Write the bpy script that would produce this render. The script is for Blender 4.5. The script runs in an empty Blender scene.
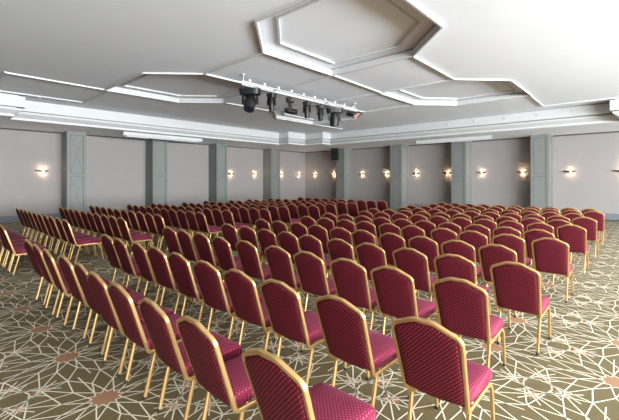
import bpy, bmesh, math, random
from mathutils import Vector, Matrix
from mathutils.geometry import tessellate_polygon
random.seed(7)
S = bpy.context.scene
COL = S.collection
PI = math.pi

# ------------------------------------------------------------------ camera, world, exposure
YAW = 42.1234
cd = bpy.data.cameras.new('camera')
cam = bpy.data.objects.new('camera', cd); COL.objects.link(cam)
cd.sensor_fit = 'HORIZONTAL'; cd.sensor_width = 36.0
cd.lens = 36.0 * 371.0 / 619.0
cd.shift_y = -30.5 / 619.0
cd.clip_start = 0.05; cd.clip_end = 200
cam.location = (0, 0, 1.75); cam.rotation_euler = (PI / 2, 0, math.radians(YAW))
S.camera = cam

S.view_settings.view_transform = 'Standard'
S.view_settings.look = 'None'
S.view_settings.gamma = 1.0
S.view_settings.use_curve_mapping = False
S.view_settings.exposure = 0.27

w = bpy.data.worlds.new('daylight'); S.world = w; w.use_nodes = True
bg = w.node_tree.nodes['Background']
bg.inputs[0].default_value = (0.75, 0.87, 1.0, 1); bg.inputs[1].default_value = 1.0

# room numbers (metres); the camera stands at the origin
XW, YW, XE, YS = -19.15, 20.7, 12.0, -6.0      # left wall, back wall, window wall, wall behind the camera
ZS, ZC = 3.83, 4.53                           # soffit and ceiling height
WINDOWS = [(-4.6, -2.0), (-1.4, 1.2), (1.8, 4.4), (5.0, 7.6), (8.2, 10.8), (11.4, 14.0)]
WZ0, WZ1 = 0.35, 3.45
DAY = (0.90, 0.96, 1.0)
for a, b in WINDOWS:                          # daylight entering through the tall windows
    ld = bpy.data.lights.new('window_daylight', 'AREA'); ld.shape = 'RECTANGLE'
    ld.size = b - a; ld.size_y = WZ1 - WZ0; ld.energy = 2350; ld.color = DAY
    lo = bpy.data.objects.new('window_daylight', ld); COL.objects.link(lo)
    lo.location = (XE + 0.16, (a + b) / 2, (WZ0 + WZ1) / 2)
    lo.rotation_euler = Vector((-1, 0, 0)).to_track_quat('-Z', 'Z').to_euler()

# ------------------------------------------------------------------ materials
def nt(name):
    m = bpy.data.materials.new(name); m.use_nodes = True
    return m, m.node_tree, m.node_tree.nodes['Principled BSDF']

def srgb(r, g, b):
    f = lambda c: c / 12.92 if c <= 0.04045 else ((c + 0.055) / 1.055) ** 2.4
    return (f(r / 255), f(g / 255), f(b / 255), 1)

def plain(name, col, rough=0.6, metal=0.0, noise=0.0, scale=8.0, bump=0.0, sheen=0.0):
    m, t, b = nt(name)
    b.inputs['Base Color'].default_value = col
    b.inputs['Roughness'].default_value = rough
    b.inputs['Metallic'].default_value = metal
    if sheen: b.inputs['Sheen Weight'].default_value = sheen
    if noise or bump:
        tc = t.nodes.new('ShaderNodeTexCoord'); n = t.nodes.new('ShaderNodeTexNoise')
        n.inputs['Scale'].default_value = scale; n.inputs['Detail'].default_value = 4
        t.links.new(tc.outputs['Object'], n.inputs['Vector'])
        if noise:
            r = t.nodes.new('ShaderNodeValToRGB')
            r.color_ramp.elements[0].position = 0.3; r.color_ramp.elements[1].position = 0.7
            r.color_ramp.elements[0].color = tuple(c * (1 - noise) for c in col[:3]) + (1,)
            r.color_ramp.elements[1].color = tuple(min(1, c * (1 + noise)) for c in col[:3]) + (1,)
            t.links.new(n.outputs['Fac'], r.inputs['Fac']); t.links.new(r.outputs['Color'], b.inputs['Base Color'])
        if bump:
            bp = t.nodes.new('ShaderNodeBump'); bp.inputs['Strength'].default_value = bump; bp.inputs['Distance'].default_value = 0.01
            t.links.new(n.outputs['Fac'], bp.inputs['Height']); t.links.new(bp.outputs['Normal'], b.inputs['Normal'])
    return m

def emit(name, col, s):
    m, t, b = nt(name)
    b.inputs['Base Color'].default_value = (1, 1, 1, 1)
    b.inputs['Emission Color'].default_value = col; b.inputs['Emission Strength'].default_value = s
    return m

def fabric(name, base, dot, ax, cell, sheen):
    """woven upholstery: a diagonal grid of small light dots in the plane of the two axes ax"""
    m, t, b = nt(name)
    b.inputs['Roughness'].default_value = 0.75; b.inputs['Specular IOR Level'].default_value = 0.25
    b.inputs['Sheen Weight'].default_value = sheen; b.inputs['Sheen Roughness'].default_value = 0.4
    b.inputs['Sheen Tint'].default_value = (1.0, 0.45, 0.65, 1)
    tc = t.nodes.new('ShaderNodeTexCoord'); sp = t.nodes.new('ShaderNodeSeparateXYZ')
    t.links.new(tc.outputs['Object'], sp.inputs[0])
    def M(op, a, bb=None, c=None):
        n = t.nodes.new('ShaderNodeMath'); n.operation = op
        for i, v in enumerate((a, bb, c)):
            if v is None: continue
            if isinstance(v, (int, float)): n.inputs[i].default_value = v
            else: t.links.new(v, n.inputs[i])
        return n.outputs[0]
    u, v = sp.outputs[ax[0]], sp.outputs[ax[1]]
    k = 2 * PI / cell
    p = M('SINE', M('MULTIPLY', M('ADD', u, v), k)); q = M('SINE', M('MULTIPLY', M('SUBTRACT', u, v), k))
    f = M('MULTIPLY', M('ADD', p, 1.0), M('ADD', q, 1.0))
    fac = M('SMOOTH_MIN', M('MAXIMUM', M('MULTIPLY', M('SUBTRACT', f, 1.9), 1.0), 0.0), 1.0, 0.1)
    mx = t.nodes.new('ShaderNodeMix'); mx.data_type = 'RGBA'
    mx.inputs['A'].default_value = base; mx.inputs['B'].default_value = dot
    t.links.new(fac, mx.inputs['Factor']); t.links.new(mx.outputs['Result'], b.inputs['Base Color'])
    return m

M_WALL = plain('pale_wall_covering', srgb(150, 144, 142), 0.85, noise=0.02, scale=2)
M_WHITE = plain('white_ceiling_paint', srgb(240, 243, 248), 0.8, noise=0.012, scale=1.5)
M_TRIM = plain('white_gloss_trim', srgb(200, 200, 200), 0.55)
M_PILLAR = plain('grey_green_pillar_paint', srgb(122, 124, 121), 0.6, noise=0.03, scale=3)
M_PILDARK = plain('grey_pillar_groove', srgb(88, 92, 92), 0.6)
M_SHADE_LINE = plain('painted_shadow_line', srgb(70, 68, 66), 0.8)  # dark colour stands in for the shade line under the soffit
M_BASE = plain('blue_grey_baseboard', srgb(108, 112, 119), 0.6)
M_CARPET = plain('olive_carpet', srgb(102, 90, 57), 0.95, noise=0.12, scale=60, bump=0.3)
M_LINE = plain('cream_carpet_line', srgb(234, 226, 206), 0.95)
M_STAR = plain('tan_carpet_star', srgb(158, 116, 84), 0.95, noise=0.08, scale=90)
M_BACK = fabric('burgundy_fabric_shaded', srgb(70, 0, 14), srgb(158, 58, 76), ("X", "Z"), 0.026, 0.0)  # same cloth as the seat, darkened for the shade on the backs
M_SEAT = fabric('burgundy_fabric_lit', srgb(98, 14, 40), srgb(152, 66, 94), ("X", "Y"), 0.026, 0.08)  # same cloth as the back, colour lifted for light from above
M_GOLD = plain('brushed_gold_tube', srgb(200, 163, 108), 0.32, metal=0.75)
M_BLACK = plain('black_plastic', srgb(14, 14, 16), 0.5)
M_BLACK2 = plain('dark_grey_plastic', srgb(34, 34, 38), 0.5)
M_LENS = plain('dark_lens_glass', srgb(30, 34, 44), 0.08)
M_RUST = plain('brown_red_filter', srgb(120, 72, 60), 0.5)
M_SILV = plain('white_aluminium', srgb(196, 196, 196), 0.45, metal=0.1)
M_BRONZE = plain('dark_bronze_metal', srgb(60, 54, 48), 0.4, metal=0.5)
M_BULB = emit('warm_lamp_glow', (1.0, 0.83, 0.6, 1), 5)
M_FRAME = plain('white_window_frame', srgb(235, 235, 233), 0.5)
def glass():
    m, t, b = nt('window_glass'); o = t.nodes['Material Output']
    tr = t.nodes.new('ShaderNodeBsdfTransparent'); gl = t.nodes.new('ShaderNodeBsdfGlossy'); gl.inputs['Roughness'].default_value = 0.02
    mx = t.nodes.new('ShaderNodeMixShader'); mx.inputs[0].default_value = 0.06
    t.links.new(tr.outputs[0], mx.inputs[1]); t.links.new(gl.outputs[0], mx.inputs[2]); t.links.new(mx.outputs[0], o.inputs[0])
    return m
M_GLASS = glass()

# ------------------------------------------------------------------ helpers
def box(bm, x0, y0, z0, x1, y1, z1, mi=0):
    vs = [bm.verts.new(p) for p in ((x0, y0, z0), (x1, y0, z0), (x1, y1, z0), (x0, y1, z0), (x0, y0, z1), (x1, y0, z1), (x1, y1, z1), (x0, y1, z1))]
    for f in ((3, 2, 1, 0), (4, 5, 6, 7), (0, 1, 5, 4), (1, 2, 6, 5), (2, 3, 7, 6), (3, 0, 4, 7)):
        bm.faces.new([vs[i] for i in f]).material_index = mi
    return vs

def quad(bm, a, b, c, d, mi=0):
    f = bm.faces.new([bm.verts.new(p) for p in (a, b, c, d)]); f.material_index = mi; return f

def obar(bm, a, b, w, z0, z1, mi=0):
    """a horizontal bar of width w from a to b (x, y), between two heights"""
    a = Vector(a); b = Vector(b); d = (b - a).normalized(); n = Vector((-d.y, d.x)) * (w / 2)
    p = [a - n, b - n, b + n, a + n]
    lo = [bm.verts.new((q.x, q.y, z0)) for q in p]; hi = [bm.verts.new((q.x, q.y, z1)) for q in p]
    for f in ([lo[3], lo[2], lo[1], lo[0]], hi) : bm.faces.new(f).material_index = mi
    for i in range(4):
        j = (i + 1) % 4; bm.faces.new([lo[i], lo[j], hi[j], hi[i]]).material_index = mi

def cyl(bm, a, b, r0, r1=None, n=16, mi=0):
    r1 = r0 if r1 is None else r1
    a = Vector(a); b = Vector(b); d = (b - a).normalized()
    u = d.orthogonal().normalized(); v = d.cross(u)
    A = [bm.verts.new(a + (u * math.cos(t) + v * math.sin(t)) * r0) for t in [2 * PI * i / n for i in range(n)]]
    B = [bm.verts.new(b + (u * math.cos(t) + v * math.sin(t)) * r1) for t in [2 * PI * i / n for i in range(n)]]
    for i in range(n):
        j = (i + 1) % n; bm.faces.new([A[i], A[j], B[j], B[i]]).material_index = mi
    bm.faces.new(A[::-1]).material_index = mi; bm.faces.new(B).material_index = mi

def sweep(bm, pts, prof, side, mi=0):
    """sweep a closed 2-D profile along a path; side(i, tangent) gives the profile's first axis"""
    pts = [Vector(p) for p in pts]; rings = []
    for i, p in enumerate(pts):
        t = (pts[min(i + 1, len(pts) - 1)] - pts[max(i - 1, 0)]).normalized()
        s = Vector(side); s = (s - t * s.dot(t)).normalized(); n = t.cross(s)
        rings.append([bm.verts.new(p + s * a + n * b) for a, b in prof])
    k = len(prof)
    for i in range(len(rings) - 1):
        for j in range(k):
            l = (j + 1) % k
            bm.faces.new([rings[i][j], rings[i][l], rings[i + 1][l], rings[i + 1][j]]).material_index = mi
    bm.faces.new(rings[0][::-1]).material_index = mi; bm.faces.new(rings[-1]).material_index = mi

def rounded(pts, rad, n=5):
    """round the inner corners of a polyline"""
    pts = [Vector(p) for p in pts]; out = [pts[0]]
    for i in range(1, len(pts) - 1):
        r = rad[i] if isinstance(rad, (list, tuple)) else rad
        a = (pts[i - 1] - pts[i]); b = (pts[i + 1] - pts[i])
        r = min(r, a.length * 0.48, b.length * 0.48)
        p0 = pts[i] + a.normalized() * r; p1 = pts[i] + b.normalized() * r
        for k in range(n + 1):
            t = k / n; out.append(p0 * (1 - t) ** 2 + pts[i] * 2 * t * (1 - t) + p1 * t * t)
    out.append(pts[-1]); return out

def obj(name, bm, mats, parent=None, smooth=False, bevel=0.0):
    bmesh.ops.remove_doubles(bm, verts=bm.verts, dist=1e-6)
    bmesh.ops.recalc_face_normals(bm, faces=bm.faces)
    if bevel:
        es = [e for e in bm.edges if len(e.link_faces) == 2 and e.calc_face_angle(0) > 0.6]
        bmesh.ops.bevel(bm, geom=es, offset=bevel, segments=2, affect='EDGES', profile=0.5)
    me = bpy.data.meshes.new(name); bm.to_mesh(me); bm.free()
    for m in (mats if isinstance(mats, (list, tuple)) else [mats]): me.materials.append(m)
    if smooth:
        me.polygons.foreach_set('use_smooth', [True] * len(me.polygons))
        me.set_sharp_from_angle(angle=math.radians(40))
    o = bpy.data.objects.new(name, me); COL.objects.link(o)
    if parent: o.parent = parent
    return o

def tag(o, label, cat, group=None, kind=None):
    o['label'] = label; o['category'] = cat
    if group: o['group'] = group
    if kind: o['kind'] = kind
    return o

def struct(name, bm, mats, label=None, cat=None, **k):
    o = obj(name, bm, mats, **k); o['kind'] = 'structure'
    if label: o['label'] = label; o['category'] = cat
    return o

def thing(name, label, cat, loc=(0, 0, 0), rz=0.0, group=None):
    o = bpy.data.objects.new(name, None); COL.objects.link(o); o.empty_display_size = 0.1
    o.location = loc; o.rotation_euler = (0, 0, rz)
    return tag(o, label, cat, group)

def dup(root, loc, rz, label):
    r = root.copy(); COL.objects.link(r); r.location = loc; r.rotation_euler = (0, 0, rz); r['label'] = label
    for ch in root.children:
        c = ch.copy(); COL.objects.link(c); c.parent = r
        for g in ch.children:
            d = g.copy(); COL.objects.link(d); d.parent = c
    return r

# ------------------------------------------------------------------ floor with its woven star pattern
bm = bmesh.new()
quad(bm, (XW - .2, YS - .2, 0), (XE + .2, YS - .2, 0), (XE + .2, YW + .2, 0), (XW - .2, YW + .2, 0))
PX, PY, PP = -3.21, 1.11, 1.0125
def strip(a, b, wd, z, ox, oy, mi=1):
    a = Vector(a); b = Vector(b); d = (b - a).normalized(); n = Vector((-d.y, d.x)) * wd / 2
    quad(bm, *[(ox + p.x, oy + p.y, z) for p in (a - n, b - n, b + n, a + n)], mi)
R0, R1 = 0.095, 0.140
segs = []
def polar(r, deg): return Vector((r * math.cos(math.radians(deg)), r * math.sin(math.radians(deg))))
d = polar(R1, 15) - polar(R0, 0); tk = 0.0
for i in range(4000):                         # the point where a star edge, run on past its tip, meets its mirror image
    q = polar(R0, 0) + d * (i / 400.0)
    if math.degrees(math.atan2(q.y, q.x)) >= 30: tk = q.length; break
HB = PP / 2
for k in range(12):
    for sgn in (1, -1): segs.append((polar(R0, 30 * k), polar(tk, 30 * k + 30 * sgn)))
    a, rem = 30 * k, k % 3
    K = polar(tk, a)
    ax = round(a / 90.0) * 90; off = a - ax   # nearest axis of the cell and the side of it
    def edge(v, q): p = Vector((HB, v)); c, n = math.cos(math.radians(q)), math.sin(math.radians(q)); return Vector((p.x * c - p.y * n, p.x * n + p.y * c))
    if rem == 0: segs += [(K, edge(.13, a)), (K, edge(-.13, a)), (polar(R1, a + 15), edge(.05, a))]
    elif rem == 1: segs += [(K, edge(.13, a - 30)), (K, edge(.33, a - 30)), (K, edge(-.33, a + 60)), (edge(.33, a - 30), edge(-.33, a + 60)), (edge(.13, a - 30), edge(-.40, a + 60))]
    else: segs += [(K, edge(-.13, a + 30)), (K, edge(-.33, a + 30)), (K, edge(.33, a - 60)), (edge(-.13, a + 30), edge(.40, a - 60))]
star = []
for k in range(24):
    a = k * PI / 12; r = R0 if k % 2 == 0 else R1
    star.append((r * math.cos(a), r * math.sin(a)))
i0, i1 = int((XW - PX) / PP) - 1, int((1.5 - PX) / PP) + 2
j0, j1 = int((-1 - PY) / PP) - 1, int((YW - PY) / PP) + 1
for i in range(i0, i1):
    for j in range(j0, j1):
        ox, oy = PX + i * PP, PY + j * PP
        if ox < XW + .55 or oy > YW - .55 or oy < -1.2: continue
        az = math.degrees(math.atan2(ox, oy)); dist = math.hypot(ox, oy)
        if dist > 2.0 and not (-92 < az < 4): continue
        bm.faces.new([bm.verts.new((ox + x, oy + y, 0.0008)) for x, y in star]).material_index = 2
        for a, b in segs: strip(a, b, 0.0105, 0.0012, ox, oy)
        cx, cy = ox + PP / 2, oy + PP / 2
        for k in range(4):
            a = k * PI / 2; c, s = math.cos(a), math.sin(a)
            q = [(0.11, 0), (0.19, 0.05), (0.27, 0), (0.19, -0.05)]
            q = [(cx + x * c - y * s, cy + x * s + y * c) for x, y in q]
            bm.faces.new([bm.verts.new((x, y, 0.0008)) for x, y in q]).material_index = 2
            e = [(0.05, -0.11), (0.31, 0.08)], [(0.05, 0.11), (0.31, -0.08)], [(0.09, -0.02), (0.2, -0.13)]
            for u, v in e:
                u = (u[0] * c - u[1] * s, u[0] * s + u[1] * c); v = (v[0] * c - v[1] * s, v[0] * s + v[1] * c)
                strip(u, v, 0.0105, 0.0012, cx, cy)
me_fix = bm
floor = struct('floor', bm, [M_CARPET, M_LINE, M_STAR], 'olive patterned carpet with cream star lines and tan stars', 'carpet')

# ------------------------------------------------------------------ walls
bm = bmesh.new(); box(bm, XW - .2, YS, 0, XW, YW, ZC + .4); struct('wall_left', bm, M_WALL)
bm = bmesh.new(); box(bm, XW - .2, YW, 0, XE + .2, YW + .2, ZC + .4); struct('wall_back', bm, M_WALL)
bm = bmesh.new(); box(bm, XW - .2, YS - .2, 0, XE + .2, YS, ZC + .4); struct('wall_front', bm, plain('dark_unseen_wall', srgb(96, 78, 62), 0.6))  # unseen wall, coloured dark to cut the bounce onto camera-facing sides
bm = bmesh.new()
ys = [YS] + [v for ab in WINDOWS for v in ab] + [YW]
for i in range(0, len(ys), 2): box(bm, XE, ys[i], 0, XE + .25, ys[i + 1], ZC + .4)
for a, b in WINDOWS: box(bm, XE, a, 0, XE + .25, b, WZ0); box(bm, XE, a, WZ1, XE + .25, b, ZC + .4)
struct('wall_right', bm, M_WALL)
for i, (a, b) in enumerate(WINDOWS):
    bm = bmesh.new(); t = .06
    box(bm, XE + .02, a, WZ0, XE + .09, a + t, WZ1); box(bm, XE + .02, b - t, WZ0, XE + .09, b, WZ1)
    box(bm, XE + .02, a, WZ0, XE + .09, b, WZ0 + t); box(bm, XE + .02, a, WZ1 - t, XE + .09, b, WZ1)
    m = (a + b) / 2; box(bm, XE + .02, m - .03, WZ0, XE + .09, m + .03, WZ1); box(bm, XE + .02, a, 2.5, XE + .09, b, 2.56)
    wf = struct('window_%d' % (i + 1), bm, M_FRAME)
    bm = bmesh.new(); box(bm, XE + .05, a + .03, WZ0 + .03, XE + .056, b - .03, WZ1 - .03); g = obj('pane', bm, M_GLASS, wf)
bm = bmesh.new(); box(bm, XW, YS, 0, XW + .02, YW, .27); struct('baseboard_left', bm, M_BASE)
bm = bmesh.new(); box(bm, XW + .02, YW - .02, 0, XE, YW, .27); struct('baseboard_back', bm, M_BASE)
bm = bmesh.new(); box(bm, XW, YS, ZS - .06, XW + .012, YW, ZS); struct('trim_1', bm, M_SHADE_LINE)  # dark strip painted as the shadow line atop the left wall
bm = bmesh.new(); box(bm, XW + .012, YW - .012, ZS - .06, XE, YW, ZS); struct('trim_2', bm, M_SHADE_LINE)  # painted shadow line carried on along the back wall

# ------------------------------------------------------------------ soffit, cornice, ceiling with its sunk panels
TRAY = [(-15.5, YS), (-15.5, 2.5), (-16.3, 2.5), (-16.3, 15.3), (-15.5, 15.3), (-15.5, 16.7), (-14.1, 16.7), (-14.1, 17.4),
        (-0.6, 17.4), (-0.6, 16.7), (XE, 16.7)]
outer = [(XW, YS), (XW, YW), (XE, YW)]
bm = bmesh.new()
poly = [Vector((x, y, 0)) for x, y in outer + TRAY[::-1]]
def tess(bm, loops, z, mi=0):
    allv = [bm.verts.new((v.x, v.y, z)) for l in loops for v in l]
    for t in tessellate_polygon(loops):
        f = bm.faces.new([allv[i] for i in t]); f.material_index = mi
tess(bm, [poly], ZS)
struct('ceiling_soffit', bm, M_WHITE)
def offset_path(path, d):
    """offset an open axis-aligned path to its right-hand side (towards the tray's inside)"""
    out = []
    for i, p in enumerate(path):
        p = Vector(p); ns = []
        for a, b in ((i - 1, i), (i, i + 1)):
            if 0 <= a and b < len(path):
                t = (Vector(path[b]) - Vector(path[a])).normalized(); ns.append(Vector((t.y, -t.x)))
        if len(ns) == 2 and abs(ns[0].dot(ns[1])) < .5: q = p + (ns[0] + ns[1]) * d
        else: q = p + ns[0] * d
        out.append(q)
    return out
PROFILE = [(0.0, ZS), (0.05, ZS), (0.05, ZS + .085), (0.09, ZS + .10), (0.22, ZS + .20), (0.24, ZS + .26), (0.10, ZS + .26), (0.10, ZS + .30), (0.30, ZS + .30), (0.30, ZC - .05), (0.16, ZC - .05), (0.16, ZC + .01)]
bm = bmesh.new(); rows = []
for d, z in PROFILE: rows.append([bm.verts.new((p.x, p.y, z)) for p in offset_path(TRAY, d)])
for r in range(len(rows) - 1):
    for i in range(len(TRAY) - 1):
        f = bm.faces.new([rows[r][i], rows[r][i + 1], rows[r + 1][i + 1], rows[r + 1][i]])
o = struct('trim_3', bm, [M_TRIM, M_SHADE_LINE], 'white stepped cornice running round the raised ceiling', 'cornice')

def hexa(x0, y0, x1, y1, kind, c=1.1):
    if kind == 'A': return [(x0, y0 + c), (x0 + c, y0), (x1, y0), (x1, y1 - c), (x1 - c, y1), (x0, y1)]
    return [(x0, y0), (x1 - c, y0), (x1, y0 + c), (x1, y1), (x0 + c, y1), (x0, y1 - c)]
HEX = [hexa(-6.12, 4.2, -2.74, 7.66, 'A'), hexa(-12.33, 4.28, -8.57, 7.8, 'B'), hexa(-6.26, 10.3, -2.8, 13.85, 'B'), hexa(-12.3, 10.3, -8.57, 13.85, 'A'),]
def inset(h, d):
    out = []; n = len(h); c = Vector((sum(p[0] for p in h) / n, sum(p[1] for p in h) / n))
    for i in range(n):
        p = Vector(h[i]); a = (p - Vector(h[i - 1])).normalized(); b = (Vector(h[(i + 1) % n]) - p).normalized()
        na = Vector((-a.y, a.x)); nb = Vector((-b.y, b.x))
        if na.dot(c - p) < 0: na = -na
        if nb.dot(c - p) < 0: nb = -nb
        bis = (na + nb).normalized(); out.append(p + bis * (d / bis.dot(na)))
    return out
DEEP = 0.14
bm = bmesh.new()
out_loop = [Vector((p.x, p.y, 0)) for p in offset_path(TRAY, .15)] + [Vector((XE, YS, 0))]
tess(bm, [out_loop] + [[Vector((x, y, 0)) for x, y in h][::-1] for h in HEX], ZC)
for h in HEX:
    lo = [bm.verts.new((x, y, ZC)) for x, y in h]; hi = [bm.verts.new((x, y, ZC + DEEP)) for x, y in h]
    n = len(h); G = .035                      # recess wall, with an open shadow groove under the sunk panel
    w1 = [bm.verts.new((x, y, ZC + DEEP - G)) for x, y in h]
    g1 = [bm.verts.new((p.x, p.y, ZC + DEEP - G)) for p in inset(h, -.08)]; g2 = [bm.verts.new((p.x, p.y, ZC + DEEP)) for p in inset(h, -.08)]
    for A, B, mi in ((lo, w1, 1), (w1, g1, 1), (g1, g2, 1), (g2, hi, 0)):
        for i in range(n): j = (i + 1) % n; bm.faces.new([A[i], A[j], B[j], B[i]]).material_index = mi
    a = [bm.verts.new((p.x, p.y, ZC + DEEP)) for p in inset(h, .34)]; b = [bm.verts.new((p.x, p.y, ZC + DEEP + .02)) for p in inset(h, .34)]
    for i in range(n):
        j = (i + 1) % n
        bm.faces.new([hi[i], hi[j], a[j], a[i]]); bm.faces.new([a[i], a[j], b[j], b[i]])
    bm.faces.new(b)
struct('ceiling', bm, [M_WHITE, M_TRIM])
bm = bmesh.new()
quad(bm, (XW - .2, YS - .2, ZC + .4), (XE + .2, YS - .2, ZC + .4), (XE + .2, YW + .2, ZC + .4), (XW - .2, YW + .2, ZC + .4))
struct('roof_slab', bm, M_WHITE)
n_trim = 3
def bar_trim(bars, w=.04, d=.04):
    global n_trim
    bm = bmesh.new()
    for a, b in bars: obar(bm, a, b, w, ZC - d, ZC + .001)
    n_trim += 1
    struct('trim_%d' % n_trim, bm, M_TRIM)
for h in HEX:
    q = inset(h, -.03)
    bar_trim([(q[i], q[(i + 1) % len(q)]) for i in range(len(q))])
    q = inset(h, .34)
    bm = bmesh.new()
    for i in range(len(q)): obar(bm, q[i], q[(i + 1) % len(q)], .045, ZC + DEEP - .03, ZC + DEEP + .015)
    n_trim += 1; struct('trim_%d' % n_trim, bm, M_TRIM)
bar_trim([((-8.54, 5.34), (-6.15, 5.3)), ((-8.54, 7.78), (-6.15, 7.68))])
bar_trim([((-6.13, 7.7), (-6.23, 10.27)), ((-3.86, 7.7), (-3.9, 10.27))])
bar_trim([((-11.2, 7.83), (-11.2, 10.27)), ((-8.57, 7.83), (-8.57, 10.27))])
bar_trim([((-8.54, 10.3), (-6.29, 10.3)), ((-8.54, 12.75), (-6.29, 12.75))])
bar_trim([((-12.25, 1.86), (-12.33, 4.25)), ((-14.95, 4.42), (-12.36, 4.38)), ((-14.92, 1.83), (-14.92, 4.42)), ((-14.92, 1.83), (-12.2, 1.83))])
bar_trim([((-2.8, 13.88), (-2.84, 16.25)), ((-2.84, 16.25), (-0.7, 16.25))])
bar_trim([((-12.3, 13.88), (-12.3, 16.3))])

# ------------------------------------------------------------------ pillars
def pillar(cx, cy, wx, wy, faces, label, cross=False):
    bm = bmesh.new()
    box(bm, cx - wx / 2, cy - wy / 2, 0, cx + wx / 2, cy + wy / 2, ZS)
    def plate(face, u0, u1, z0, z1, t, mi):
        if face == 'S': box(bm, cx + u0, cy - wy / 2 - t, z0, cx + u1, cy - wy / 2, z1, mi)
        else: box(bm, cx + wx / 2, cy + u0, z0, cx + wx / 2 + t, cy + u1, z1, mi)
    def diag(face, u0, z0, u1, z1):
        p = Vector((u0, z0)); q = Vector((u1, z1)); d = (q - p).normalized(); n = Vector((-d.y, d.x)) * .006
        pts = [p - n, q - n, q + n, p + n]
        if face == 'S': quad(bm, *[(cx + a.x, cy - wy / 2 - .002, a.y) for a in pts], 1)
        else: quad(bm, *[(cx + wx / 2 + .002, cy + a.x, a.y) for a in pts], 1)
    for f in faces:
        hw = (wx if f == 'S' else wy) / 2
        plate(f, -hw, -hw + .1, 0, ZS, .018, 0); plate(f, hw - .1, hw, 0, ZS, .018, 0)
        for z0, z1 in ((0, .28), (1.9, 2.02), (ZS - .14, ZS)): plate(f, -hw + .1, hw - .1, z0, z1, .018, 0)
        for z0, z1 in ((.28, 1.9), (2.02, ZS - .14)):
            for u0, u1 in ((-hw + .1, -hw + .125), (hw - .125, hw - .1)): plate(f, u0, u1, z0, z1, .006, 1)
            plate(f, -hw + .1, hw - .1, z0, z0 + .02, .006, 1); plate(f, -hw + .1, hw - .1, z1 - .02, z1, .006, 1)
            if cross: diag(f, -hw + .125, z0, hw - .125, z1); diag(f, hw - .125, z0, -hw + .125, z1)
    box(bm, cx - wx / 2 - .02, cy - wy / 2 - .02, 0, cx + wx / 2 + .02, cy + wy / 2 + .0, .2)
    o = struct('pillar', bm, [M_PILLAR, M_PILDARK], label, 'pillar'); return o
D = .83
for y0, y1, l, c in ((4.82, 5.54, 'grey panelled pillar on the screen wall, beside a single lit sconce', True), (8.55, 9.3, 'grey pillar directly behind the long projection screen case', False),
                  (12.29, 13.0, 'grey pillar of the screen wall, first one past the screen case', False), (16.5, 17.28, 'grey pillar of the screen wall next to the room corner', False)):
    pillar(XW + D / 2 - .003, (y0 + y1) / 2, D, y1 - y0, ('S', 'E'), l, c)
for x0, x1, l in ((-15.5, -14.85, 'grey pillar of the sconce wall carrying the black loudspeaker'), (-11.4, -10.65, 'grey pillar of the sconce wall, second from the room corner'),
                  (-7.7, -6.95, 'grey pillar of the sconce wall, third from the room corner'), (-3.98, -3.25, 'grey pillar of the sconce wall farthest from the room corner')):
    pillar((x0 + x1) / 2, YW - D / 2 + .003, x1 - x0, D, ('S', 'E'), l)

# ------------------------------------------------------------------ chairs
TUBE = [(.012, -.010), (.012, .010), (.007, .0145), (.0025, .0095), (-.0025, .0095), (-.007, .0145), (-.012, .010), (-.012, -.010), (-.007, -.0145), (.007, -.0145)]
LEGP = [(.012, -.008), (.012, .008), (.008, .013), (-.008, .013), (-.012, .008), (-.012, -.008), (-.008, -.013), (.008, -.013)]
B0 = Vector((0, -.215, .385)); BU = Vector((0, -.178, .540)); BL = BU.length; BU = BU / BL; BN = Vector((0, BU.z, -BU.y))   # BN points forward
def bp(u, v, n=0.0): return B0 + Vector((u, 0, 0)) + BU * v + BN * n
half = [(.198, 0), (.216, BL - .105), (.200, BL - .078), (.060, BL - .012), (0, BL - .012)]
def outline(n=6):
    r = rounded([Vector((a, b, 0)) for a, b in half[:-1]] + [Vector((0, BL - .015, 0))], [0, .04, .035, .03, 0], n)
    return [(p.x, p.y) for p in r]
OUT = outline()

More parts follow.
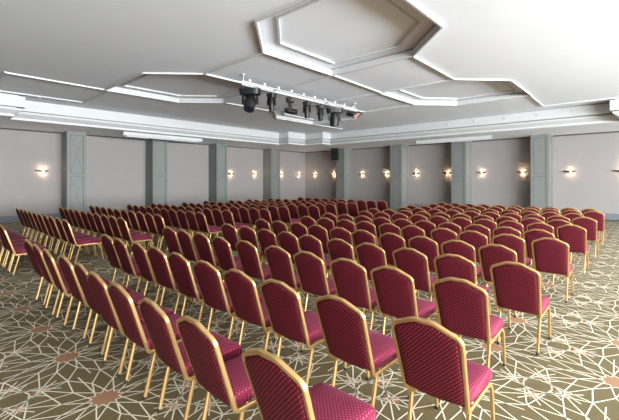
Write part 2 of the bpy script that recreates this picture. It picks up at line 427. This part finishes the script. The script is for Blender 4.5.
def chair_meshes():
    ms = {}
    bm = bmesh.new()
    full = [(u, v) for u, v in OUT] + [(-u, v) for u, v in OUT[::-1][1:]]
    sweep(bm, [bp(u, v) for u, v in full], [(b, a) for a, b in TUBE], BN)
    # grip under the top of the frame
    box(bm, -.045, bp(0, BL - .03).y - .010, bp(0, BL - .04).z, .045, bp(0, BL - .03).y + .010, bp(0, BL - .018).z)
    ms['back_frame'] = (bm, M_GOLD)
    # padded back
    bm = bmesh.new()
    v0 = .03
    ring = [(max(u - .010, 0), max(v, v0) - (.010 if v > BL - .12 else 0)) for u, v in OUT]
    ring = [(u, v) for u, v in ring]
    loop = ring + [(-u, v) for u, v in ring[::-1][1:]]
    # a slightly sagging bottom edge
    for k in range(1, 8):
        t = k / 8; u = -ring[0][0] + 2 * ring[0][0] * t
        loop.append((u, v0 - .022 * math.sin(PI * t)))
    cv = (0, BL * .5)
    def layer(s, off):
        out = []
        for u, v in loop:
            uu = u * s; vv = cv[1] + (v - cv[1]) * s
            out.append(bm.verts.new(bp(uu, vv, off)))
        return out
    LV = [(1, .0)]
    fr = [layer(1, .0)] + [layer(s, o) for s, o in ((.99, .012), (.96, .021), (.86, .028), (.6, .031), (.25, .032))]
    bk = [fr[0]] + [layer(s, -o) for s, o in ((.99, .011), (.96, .018), (.86, .023), (.6, .026), (.25, .027))]
    N = len(loop)
    for L in (fr, bk):
        for a, b in zip(L, L[1:]):
            for i in range(N):
                j = (i + 1) % N; bm.faces.new([a[i], a[j], b[j], b[i]])
        bm.faces.new(L[-1])
    ms['backrest'] = (bm, M_BACK)
    # seat cushion
    bm = bmesh.new()
    def rrect(ins, z, n=6):
        x, y0, y1 = .212 - ins, -.225 + ins * .6, .262 - ins
        xb = .196 - ins; pts = []
        r = max(.05 - ins * .3, .012)
        for (cx, cy, a0) in ((x - r, y1 - r, 0), (-x + r, y1 - r, PI / 2), (-xb + r * .6, y0 + r * .6, PI), (xb - r * .6, y0 + r * .6, 1.5 * PI)):
            rr = r if cy > 0 else r * .6
            for k in range(n + 1):
                a = a0 + k * PI / 2 / n; pts.append((cx + rr * math.cos(a), cy + rr * math.sin(a)))
        return [bm.verts.new((px, py, z + (.012 * (1 - ((py - .02) / .26) ** 2) if z > .44 else 0) - (.014 * max(0, (py - .16) / .1) ** 2 if z > .44 else 0))) for px, py in pts]
    L = [rrect(*a) for a in ((.02, .392), (.004, .398), (0, .412), (0, .438), (.004, .456), (.014, .468), (.032, .475), (.075, .480), (.14, .483))]
    N = len(L[0])
    for a, b in zip(L, L[1:]):
        for i in range(N):
            j = (i + 1) % N; bm.faces.new([a[i], a[j], b[j], b[i]])
    bm.faces.new(L[0][::-1]); bm.faces.new(L[-1])
    ms['seat'] = (bm, M_SEAT)
    for s in (1, -1):
        bm = bmesh.new()      # front leg: carries on from the foot of the back, along under the seat and down
        path = rounded([(.196 * s, -.222, .400), (.198 * s, -.200, .372), (.203 * s, .235, .385), (.200 * s, .292, .022)], [0, .04, .11, 0], 7)
        sweep(bm, path, LEGP, (1, 0, 0))
        ms['front%d' % s] = (bm, M_GOLD)
        bm = bmesh.new()      # rear leg
        path = rounded([(.186 * s, -.115, .382), (.186 * s, -.150, .366), (.180 * s, -.235, .022)], [0, .03, 0], 5)
        sweep(bm, path, LEGP, (1, 0, 0))
        box(bm, .170 * s - .012, -.20, .355, .170 * s + .028, -.13, .385)
        ms['rear%d' % s] = (bm, M_GOLD)
        for nm, x, y in (('front', .200 * s, .2925), ('rear', .180 * s, -.2365)):
            bm = bmesh.new(); cyl(bm, (x, y, 0.0015), (x, y, .03), .0150, .0135, 12)
            ms['%scap%d' % (nm, s)] = (bm, M_BLACK)
    for k, y in ((0, -.16), (1, .17)):
        bm = bmesh.new(); cyl(bm, (-.19, y, .377), (.19, y, .377), .008, n=8); ms['stretch%d' % k] = (bm, M_GOLD)
    return ms

GROUP = 'rows of burgundy banquet chairs'
def make_chair(caps, ms_cache={}):
    if not ms_cache:
        for k, (bm, m) in chair_meshes().items():
            o = obj('proto', bm, m, smooth=True); ms_cache[k] = o.data; bpy.data.objects.remove(o)
    t = thing('banquet_chair', '', 'chair', group=GROUP)
    def part(name, key, parent):
        o = bpy.data.objects.new(name, ms_cache[key]); ms_cache[key].name = name
        COL.objects.link(o); o.parent = parent; return o
    part('seat', 'seat', t); part('backrest', 'backrest', t); part('back_frame', 'back_frame', t)
    for s in (1, -1):
        for k in ('front', 'rear'):
            l = part('leg', '%s%d' % (k, s), t)
            if caps: part('foot_cap', '%scap%d' % (k, s), l)
    if caps: part('stretcher', 'stretch0', t); part('stretcher', 'stretch1', t)
    return t

ORD = 'first second third fourth fifth sixth seventh eighth ninth tenth eleventh twelfth thirteenth'.split()
# back-top centre of the chair at the open end of each row, that at its other end, and the row's distance
R_ROWS = [(-1.36, -6.31, 1.17), (-1.02, -6.04, 2.075), (-1.17, -6.14, 3.12), (-0.98, -5.82, 4.10), (-1.38, -5.97, 5.11), (-1.01, -5.62, 6.2), (-1.31, -5.82, 7.13),
          (-1.01, -5.5, 8.26), (-1.32, -5.81, 9.15), (-1.0, -5.37, 10.15), (-1.3, -5.65, 11.15), (-1.0, -5.35, 12.25), (-1.15, -5.45, 13.15)]
L_ROWS = [(-8.70, -13.3, 1.24), (-8.95, -13.5, 2.29), (-8.54, -13.0, 3.24), (-8.66, -13.15, 4.13), (-8.46, -12.75, 5.14), (-8.54, -12.9, 6.02), (-8.10, -12.5, 7.0),
          (-8.37, -12.66, 8.0), (-7.95, -12.32, 8.95), (-8.02, -12.4, 9.9), (-7.93, -12.3, 11.05), (-7.68, -12.05, 12.7)]
R_AT = {0: [-1.325, -1.99, -2.52, -3.12, -3.64, -4.15, -4.70, -5.27, -5.77, -6.31], 1: [-0.975, -1.60, -2.24, -2.78, -3.33, -3.93, -4.47, -4.95, -5.49, -6.04],
        2: [-1.17, -1.80, -2.33, -2.88, -3.42, -4.01, -4.57, -5.13, -5.63, -6.14], 3: [-0.98, -1.58, -2.12, -2.65, -3.17, -3.72, -4.23, -4.73, -5.25, -5.81],
        4: [-1.40, -1.90, -2.40, -2.90, -3.43, -3.93, -4.44, -4.95, -5.46, -5.97], 5: [-1.01, -1.56, -2.07, -2.57, -3.10, -3.61, -4.13, -4.65, -5.17, -5.68]}
protos = {}
def put_chair(x, y, label, caps):
    rz = math.radians(random.uniform(-2.2, 2.2) if caps else random.uniform(-1, 1))
    j = .006 if caps else .002
    loc = (x + random.uniform(-j, j), y + .39 + random.uniform(-.02, .02) * (1 if caps else .3), 0)
    if caps not in protos:
        c = make_chair(caps); c.location = loc; c.rotation_euler = (0, 0, rz); c['label'] = label; protos[caps] = c
    else: dup(protos[caps], loc, rz, label)
for r, (xa, xb, y) in enumerate(R_ROWS):
    for k in range(10):
        put_chair(R_AT[r][k] if r in R_AT else xa + (xb - xa) * k / 9, y, 'burgundy gold-framed chair, %s from open floor in %s row from rear, central block' % (ORD[k], ORD[r]), y < 6.5)
for r, (xa, xb, y) in enumerate(L_ROWS):
    for k in range(10):
        if r == 0 and k > 7: continue
        put_chair(xa + (xb - xa) * k / 9, y, 'burgundy gold-framed chair, %s from aisle in %s row from rear, screen-side block' % (ORD[k], ORD[r]), False)

# ------------------------------------------------------------------ wall sconces
SZ = 2.11
def sconce(loc, rz, label):
    t = thing('wall_sconce', label, 'wall lamp', loc, rz, 'lit wall sconces')    # local -Y points into the room
    bm = bmesh.new(); box(bm, -.045, -.02, -.06, .045, 0, .06); cyl(bm, (0, -.02, 0), (0, -.10, 0), .012, n=10)
    obj('wall_plate', bm, M_BRONZE, t, bevel=.004)
    for s, ln in ((-1, .25), (1, .16)):
        bm = bmesh.new()
        top = [(s * .04, -.16, .035), (s * (.04 + ln), -.14, .05), (s * (.04 + ln), -.06, .05), (s * .04, -.05, .035)]
        bot = [(s * .04, -.15, -.06), (s * (.02 + ln), -.13, .015), (s * (.02 + ln), -.07, .015), (s * .04, -.06, -.06)]
        T = [bm.verts.new(p) for p in top]; B = [bm.verts.new(p) for p in bot]
        bm.faces.new(T); bm.faces.new(B[::-1])
        for i in range(4): j = (i + 1) % 4; bm.faces.new([T[i], T[j], B[j], B[i]])
        obj('lamp_shade', bm, M_BRONZE, t)
    bm = bmesh.new()
    bmesh.ops.create_uvsphere(bm, u_segments=14, v_segments=8, radius=.033, matrix=Matrix.Translation((0, -.10, .0)) @ Matrix.Scale(1.1, 4, (1, 0, 0)))
    obj('bulb', bm, M_BULB, t, smooth=True)
    ld = bpy.data.lights.new('sconce_light', 'POINT'); ld.energy = 3.6; ld.color = (1.0, .72, .45); ld.shadow_soft_size = .04
    for dz in (.085, -.085):
        lo = bpy.data.objects.new('sconce_light', ld); COL.objects.link(lo); lo.parent = t; lo.location = (0, -.10, dz)
for x, l in ((-18.12, 'lit sconce on the sconce wall, right beside the room corner'), (-16.37, 'lit sconce on the sconce wall, below the black loudspeaker'),
             (-13.92, 'lit sconce just past the loudspeaker pillar on the sconce wall'), (-12.11, 'lit sconce tight before the second pillar of the sconce wall'),
             (-10.08, 'lit sconce just past the second pillar of the sconce wall'), (-8.19, 'lit sconce tight before the third pillar of the sconce wall'),
             (-6.38, 'lit sconce just past the third pillar of the sconce wall'), (-4.48, 'lit sconce tight before the last pillar of the sconce wall'),
             (-2.52, 'lit sconce alone on the wide bay past the last pillar'), (-0.72, 'sconce at the far end of the wide bay, cut by the picture edge')):
    sconce((x, YW, SZ), 0, l)
for y, l in ((2.35, 'sconce on the screen wall, outermost, mostly outside the picture'), (4.12, 'lit sconce beside the crossed-panel pillar on the screen wall'),
             (13.84, 'lit sconce just past the third pillar of the screen wall'), (15.75, 'lit sconce tight before the fourth pillar of the screen wall'),
             (18.21, 'lit sconce just past the fourth pillar of the screen wall'), (20.0, 'lit sconce on the screen wall, right beside the room corner')):
    sconce((XW, y, SZ), PI / 2, l)

# ------------------------------------------------------------------ loudspeaker, screen cases
t = thing('loudspeaker', 'black loudspeaker hung high beside the pillar near the room corner', 'loudspeaker', (-15.33, 19.52, 3.44), math.radians(24))
bm = bmesh.new()
f = [(-.25, -.25, .38), (.25, -.25, .38), (.25, -.06, -.42), (-.25, -.06, -.42)]; b = [(-.19, .2, .36), (.19, .2, .36), (.19, .2, -.38), (-.19, .2, -.38)]
F = [bm.verts.new(p) for p in f]; B = [bm.verts.new(p) for p in b]
bm.faces.new(F); bm.faces.new(B[::-1])
for i in range(4): j = (i + 1) % 4; bm.faces.new([F[i], F[j], B[j], B[i]])
obj('body', bm, M_BLACK, t, bevel=.012)
bm = bmesh.new()
G = [Vector(p) for p in f]; cc = sum(G, Vector()) / 4
g0 = [cc + (p - cc) * .88 + Vector((0, -.012, 0)) for p in G]; g1 = [cc + (p - cc) * .88 + Vector((0, .01, 0)) for p in G]
A = [bm.verts.new(p) for p in g0]; B = [bm.verts.new(p) for p in g1]; bm.faces.new(A); bm.faces.new(B[::-1])
for i in range(4): j = (i + 1) % 4; bm.faces.new([A[i], A[j], B[j], B[i]])
obj('grille', bm, M_BLACK, t)
bm = bmesh.new(); box(bm, -.03, .18, -.12, .03, .24, .06); obj('bracket', bm, M_BLACK, t)

def screen_case(loc, length, rz, label):
    t = thing('projection_screen_case', label, 'projection screen', loc, rz, 'rolled-up projection screens')
    bm = bmesh.new()
    pr = [(-.07, -.16), (.07, -.16), (.085, -.145), (.085, -.02), (.07, 0), (-.07, 0), (-.085, -.02), (-.085, -.145)]
    sweep(bm, [(-length / 2, 0, 0), (length / 2, 0, 0)], pr, (0, 1, 0)); obj('case', bm, M_TRIM, t)
    for s in (-1, 1):
        bm = bmesh.new(); box(bm, s * length / 2 - .02, -.095, -.175, s * length / 2 + .02, .095, 0); obj('end_cap', bm, M_SILV, t, bevel=.005)
    bm = bmesh.new(); box(bm, -length / 2 + .12, -.02, -.20, length / 2 - .12, .02, -.155); obj('slat', bm, M_SILV, t)
screen_case((-16.75, 8.4, ZS - .006), 3.8, PI / 2, 'long white rolled-up screen case under the soffit of the darker wall')
screen_case((-7.2, 18.6, ZS - .006), 3.7, 0, 'long white rolled-up screen case under the soffit of the sconce wall')

# ------------------------------------------------------------------ lighting truss and its fixtures
TX, TY0, TY1, TZ = -7.87, 6.05, 11.3, 4.30
t = thing('lighting_truss', 'white ladder truss hung below the ceiling, carrying black stage lights', 'truss', (TX, (TY0 + TY1) / 2, TZ))
hl = (TY1 - TY0) / 2
bm = bmesh.new(); cyl(bm, (0, -hl, .05), (0, hl, .05), .013, n=12); obj('chord', bm, M_SILV, t, smooth=True)
bm = bmesh.new(); cyl(bm, (0, -hl, -.05), (0, hl, -.05), .013, n=12); obj('chord', bm, M_SILV, t, smooth=True)
for k in range(9):
    y = -hl + .05 + k * (2 * hl - .1) / 8
    bm = bmesh.new(); cyl(bm, (0, y, -.05), (0, y, .05), .010, n=8); obj('rung', bm, M_SILV, t)
for k in range(10):
    y = -hl + .25 + k * (2 * hl - .5) / 9
    bm = bmesh.new(); box(bm, -.03, y - .04, .066, .03, y + .04, .13); obj('clamp', bm, M_SILV, t, bevel=.004)
for y in (-hl + .05, hl - .12):
    bm = bmesh.new(); cyl(bm, (0, y, .05), (0, y, ZC - TZ), .010, n=8); cyl(bm, (0, y, ZC - TZ - .02), (0, y, ZC - TZ), .05, n=16); obj('hanger', bm, M_SILV, t)

def moving_head(y, s, tilt, pan, label, wide=False):
    """hung from the truss: clamp, base, yoke arms and a tilted head with its lens"""
    t = thing('moving_head_light', label, 'stage light', (TX, y, TZ - .085), pan, 'black stage lights on the truss')
    bm = bmesh.new(); box(bm, -.02, -.02, -.05 * s, .02, .02, .016); obj('clamp', bm, M_BLACK2, t)
    bw, bd, bh = (.21, .14, .055) if wide else (.105, .105, .05)
    bm = bmesh.new(); z1 = -.03 * s
    n = 20
    lo = []; hi = []
    for k in range(n):
        a = 2 * PI * k / n; c = math.copysign(abs(math.cos(a)) ** .55, math.cos(a)); d = math.copysign(abs(math.sin(a)) ** .55, math.sin(a))
        hi.append(bm.verts.new((bw * s * c, bd * s * d, z1))); lo.append(bm.verts.new((bw * s * c * .9, bd * s * d * .9, z1 - 2 * bh * s)))
    for k in range(n): j = (k + 1) % n; bm.faces.new([lo[k], lo[j], hi[j], hi[k]])
    bm.faces.new(hi); bm.faces.new(lo[::-1])
    obj('base', bm, M_BLACK, t, bevel=.006)
    zb = z1 - 2 * bh * s; hw = (.14 if wide else .085) * s; zh = zb - (.14 if wide else (.21 if abs(tilt) > 1 else .13)) * s
    for q in (-1, 1):
        bm = bmesh.new()
        pts = rounded([(q * hw * .3, 0, zb + .02 * s), (q * hw, 0, zb - .02 * s), (q * hw, 0, zh - .035 * s)], .03 * s, 4)
        sweep(bm, pts, [(-.04 * s, -.014 * s), (.04 * s, -.014 * s), (.04 * s, .014 * s), (-.04 * s, .014 * s)], (0, 1, 0)); obj('yoke_arm', bm, M_BLACK, t)
    R = Matrix.Translation((0, 0, zh)) @ Matrix.Rotation(tilt, 4, 'X')
    bm = bmesh.new(); r = (.115 if wide else .068) * s
    prof = [(r * .55, .13), (r * .8, .12), (r * .92, .06), (r, 0), (r * .98, -.08), (r * .88, -.15), (r * .88, -.17)]
    prof = [(a, b * s * (1.0 if wide else 1.05)) for a, b in prof]; rings = []
    for a, z in prof: rings.append([bm.verts.new(R @ Vector((a * math.cos(2 * PI * k / 18), a * math.sin(2 * PI * k / 18), z))) for k in range(18)])
    for A, B in zip(rings, rings[1:]):
        for k in range(18): j = (k + 1) % 18; bm.faces.new([A[k], A[j], B[j], B[k]])
    bm.faces.new(rings[0]); bm.faces.new(rings[-1][::-1])
    h = obj('head', bm, M_BLACK, t, smooth=True)
    bm = bmesh.new(); a, z = prof[-1]
    cyl(bm, R @ Vector((0, 0, z + .01)), R @ Vector((0, 0, z - .006)), a * .82, n=18); obj('lens', bm, M_LENS, h)
def along(px):
    """distance along the truss that shows at this column of the photograph"""
    f, al = 371.0, math.radians(YAW); tt = (px - 309.5) / f; c, s = math.cos(al), math.sin(al)
    F = TX / (tt * c - s); return F * c + tt * F * s
moving_head(along(250), 1.4, math.radians(-28), math.radians(35), 'large black moving head with a tilted lamp at the start of the truss', True)
moving_head(along(271.5), 1.22, 0, math.radians(20), 'slim black moving head, next to the large tilted one on the truss')
moving_head(along(290), 1.22, math.radians(80), math.radians(-48), 'slim black moving head with its lamp swung out sideways')
moving_head(along(306.8), 1.22, math.radians(5), math.radians(30), 'slim black moving head, just past the one swung sideways')
moving_head(along(320.3), 1.22, math.radians(-6), math.radians(40), 'slim black moving head, just before the large upright one')
moving_head(along(334.4), 1.42, math.radians(4), math.radians(45), 'large black moving head hanging upright near the end of the truss', True)
t = thing('spotlight', 'flat black spotlight with a brown flap at the very end of the truss', 'stage light', (TX, along(351.5), TZ - .085), math.radians(42), 'black stage lights on the truss')
bm = bmesh.new(); box(bm, -.02, -.02, -.05, .02, .02, .016); obj('clamp', bm, M_BLACK2, t)
bm = bmesh.new(); bmesh.ops.create_uvsphere(bm, u_segments=20, v_segments=10, radius=.2, matrix=Matrix.Translation((0, 0, -.09)) @ Matrix.Diagonal((1, .8, .42, 1))); obj('body', bm, M_BLACK, t, smooth=True)
bm = bmesh.new()
vs = [bm.verts.new(p) for p in ((.06, -.1, -.12), (.33, -.06, -.06), (.12, -.06, -.34), (.06, .06, -.12), (.33, .04, -.06), (.12, .04, -.34))]
for fc in ((0, 1, 2), (5, 4, 3), (0, 3, 4, 1), (1, 4, 5, 2), (2, 5, 3, 0)): bm.faces.new([vs[i] for i in fc])
obj('flap', bm, M_RUST, t)

# ------------------------------------------------------------------ small ceiling and cornice fittings
for k, px in enumerate((-12.88, -11.77, -10.54, -9.35, -7.97, -6.79, -5.60, -4.38, -3.19, -2.04)):
    bm = bmesh.new(); yf = 17.4 - .30
    cyl(bm, (px, yf + .002, 4.33), (px, yf - .02, 4.33), .05, .045, 16); cyl(bm, (px, yf - .02, 4.33), (px, yf - .03, 4.33), .03, .026, 16)
    tag(obj('cornice_spot', bm, M_SILV, smooth=True), 'small round spot on the white cornice above the sconce wall, %s from the room corner' % ORD[k], 'ceiling spot', 'round spots on the cornice')
bm = bmesh.new(); cyl(bm, (-15.1, 3.16, ZC + .001), (-15.1, 3.16, ZC - .03), .07, n=20); cyl(bm, (-15.1, 3.16, ZC - .03), (-15.1, 3.16, ZC - .06), .045, .03, 20)
tag(obj('smoke_detector', bm, M_TRIM, smooth=True), 'small white detector on the ceiling near the darker wall', 'smoke detector')
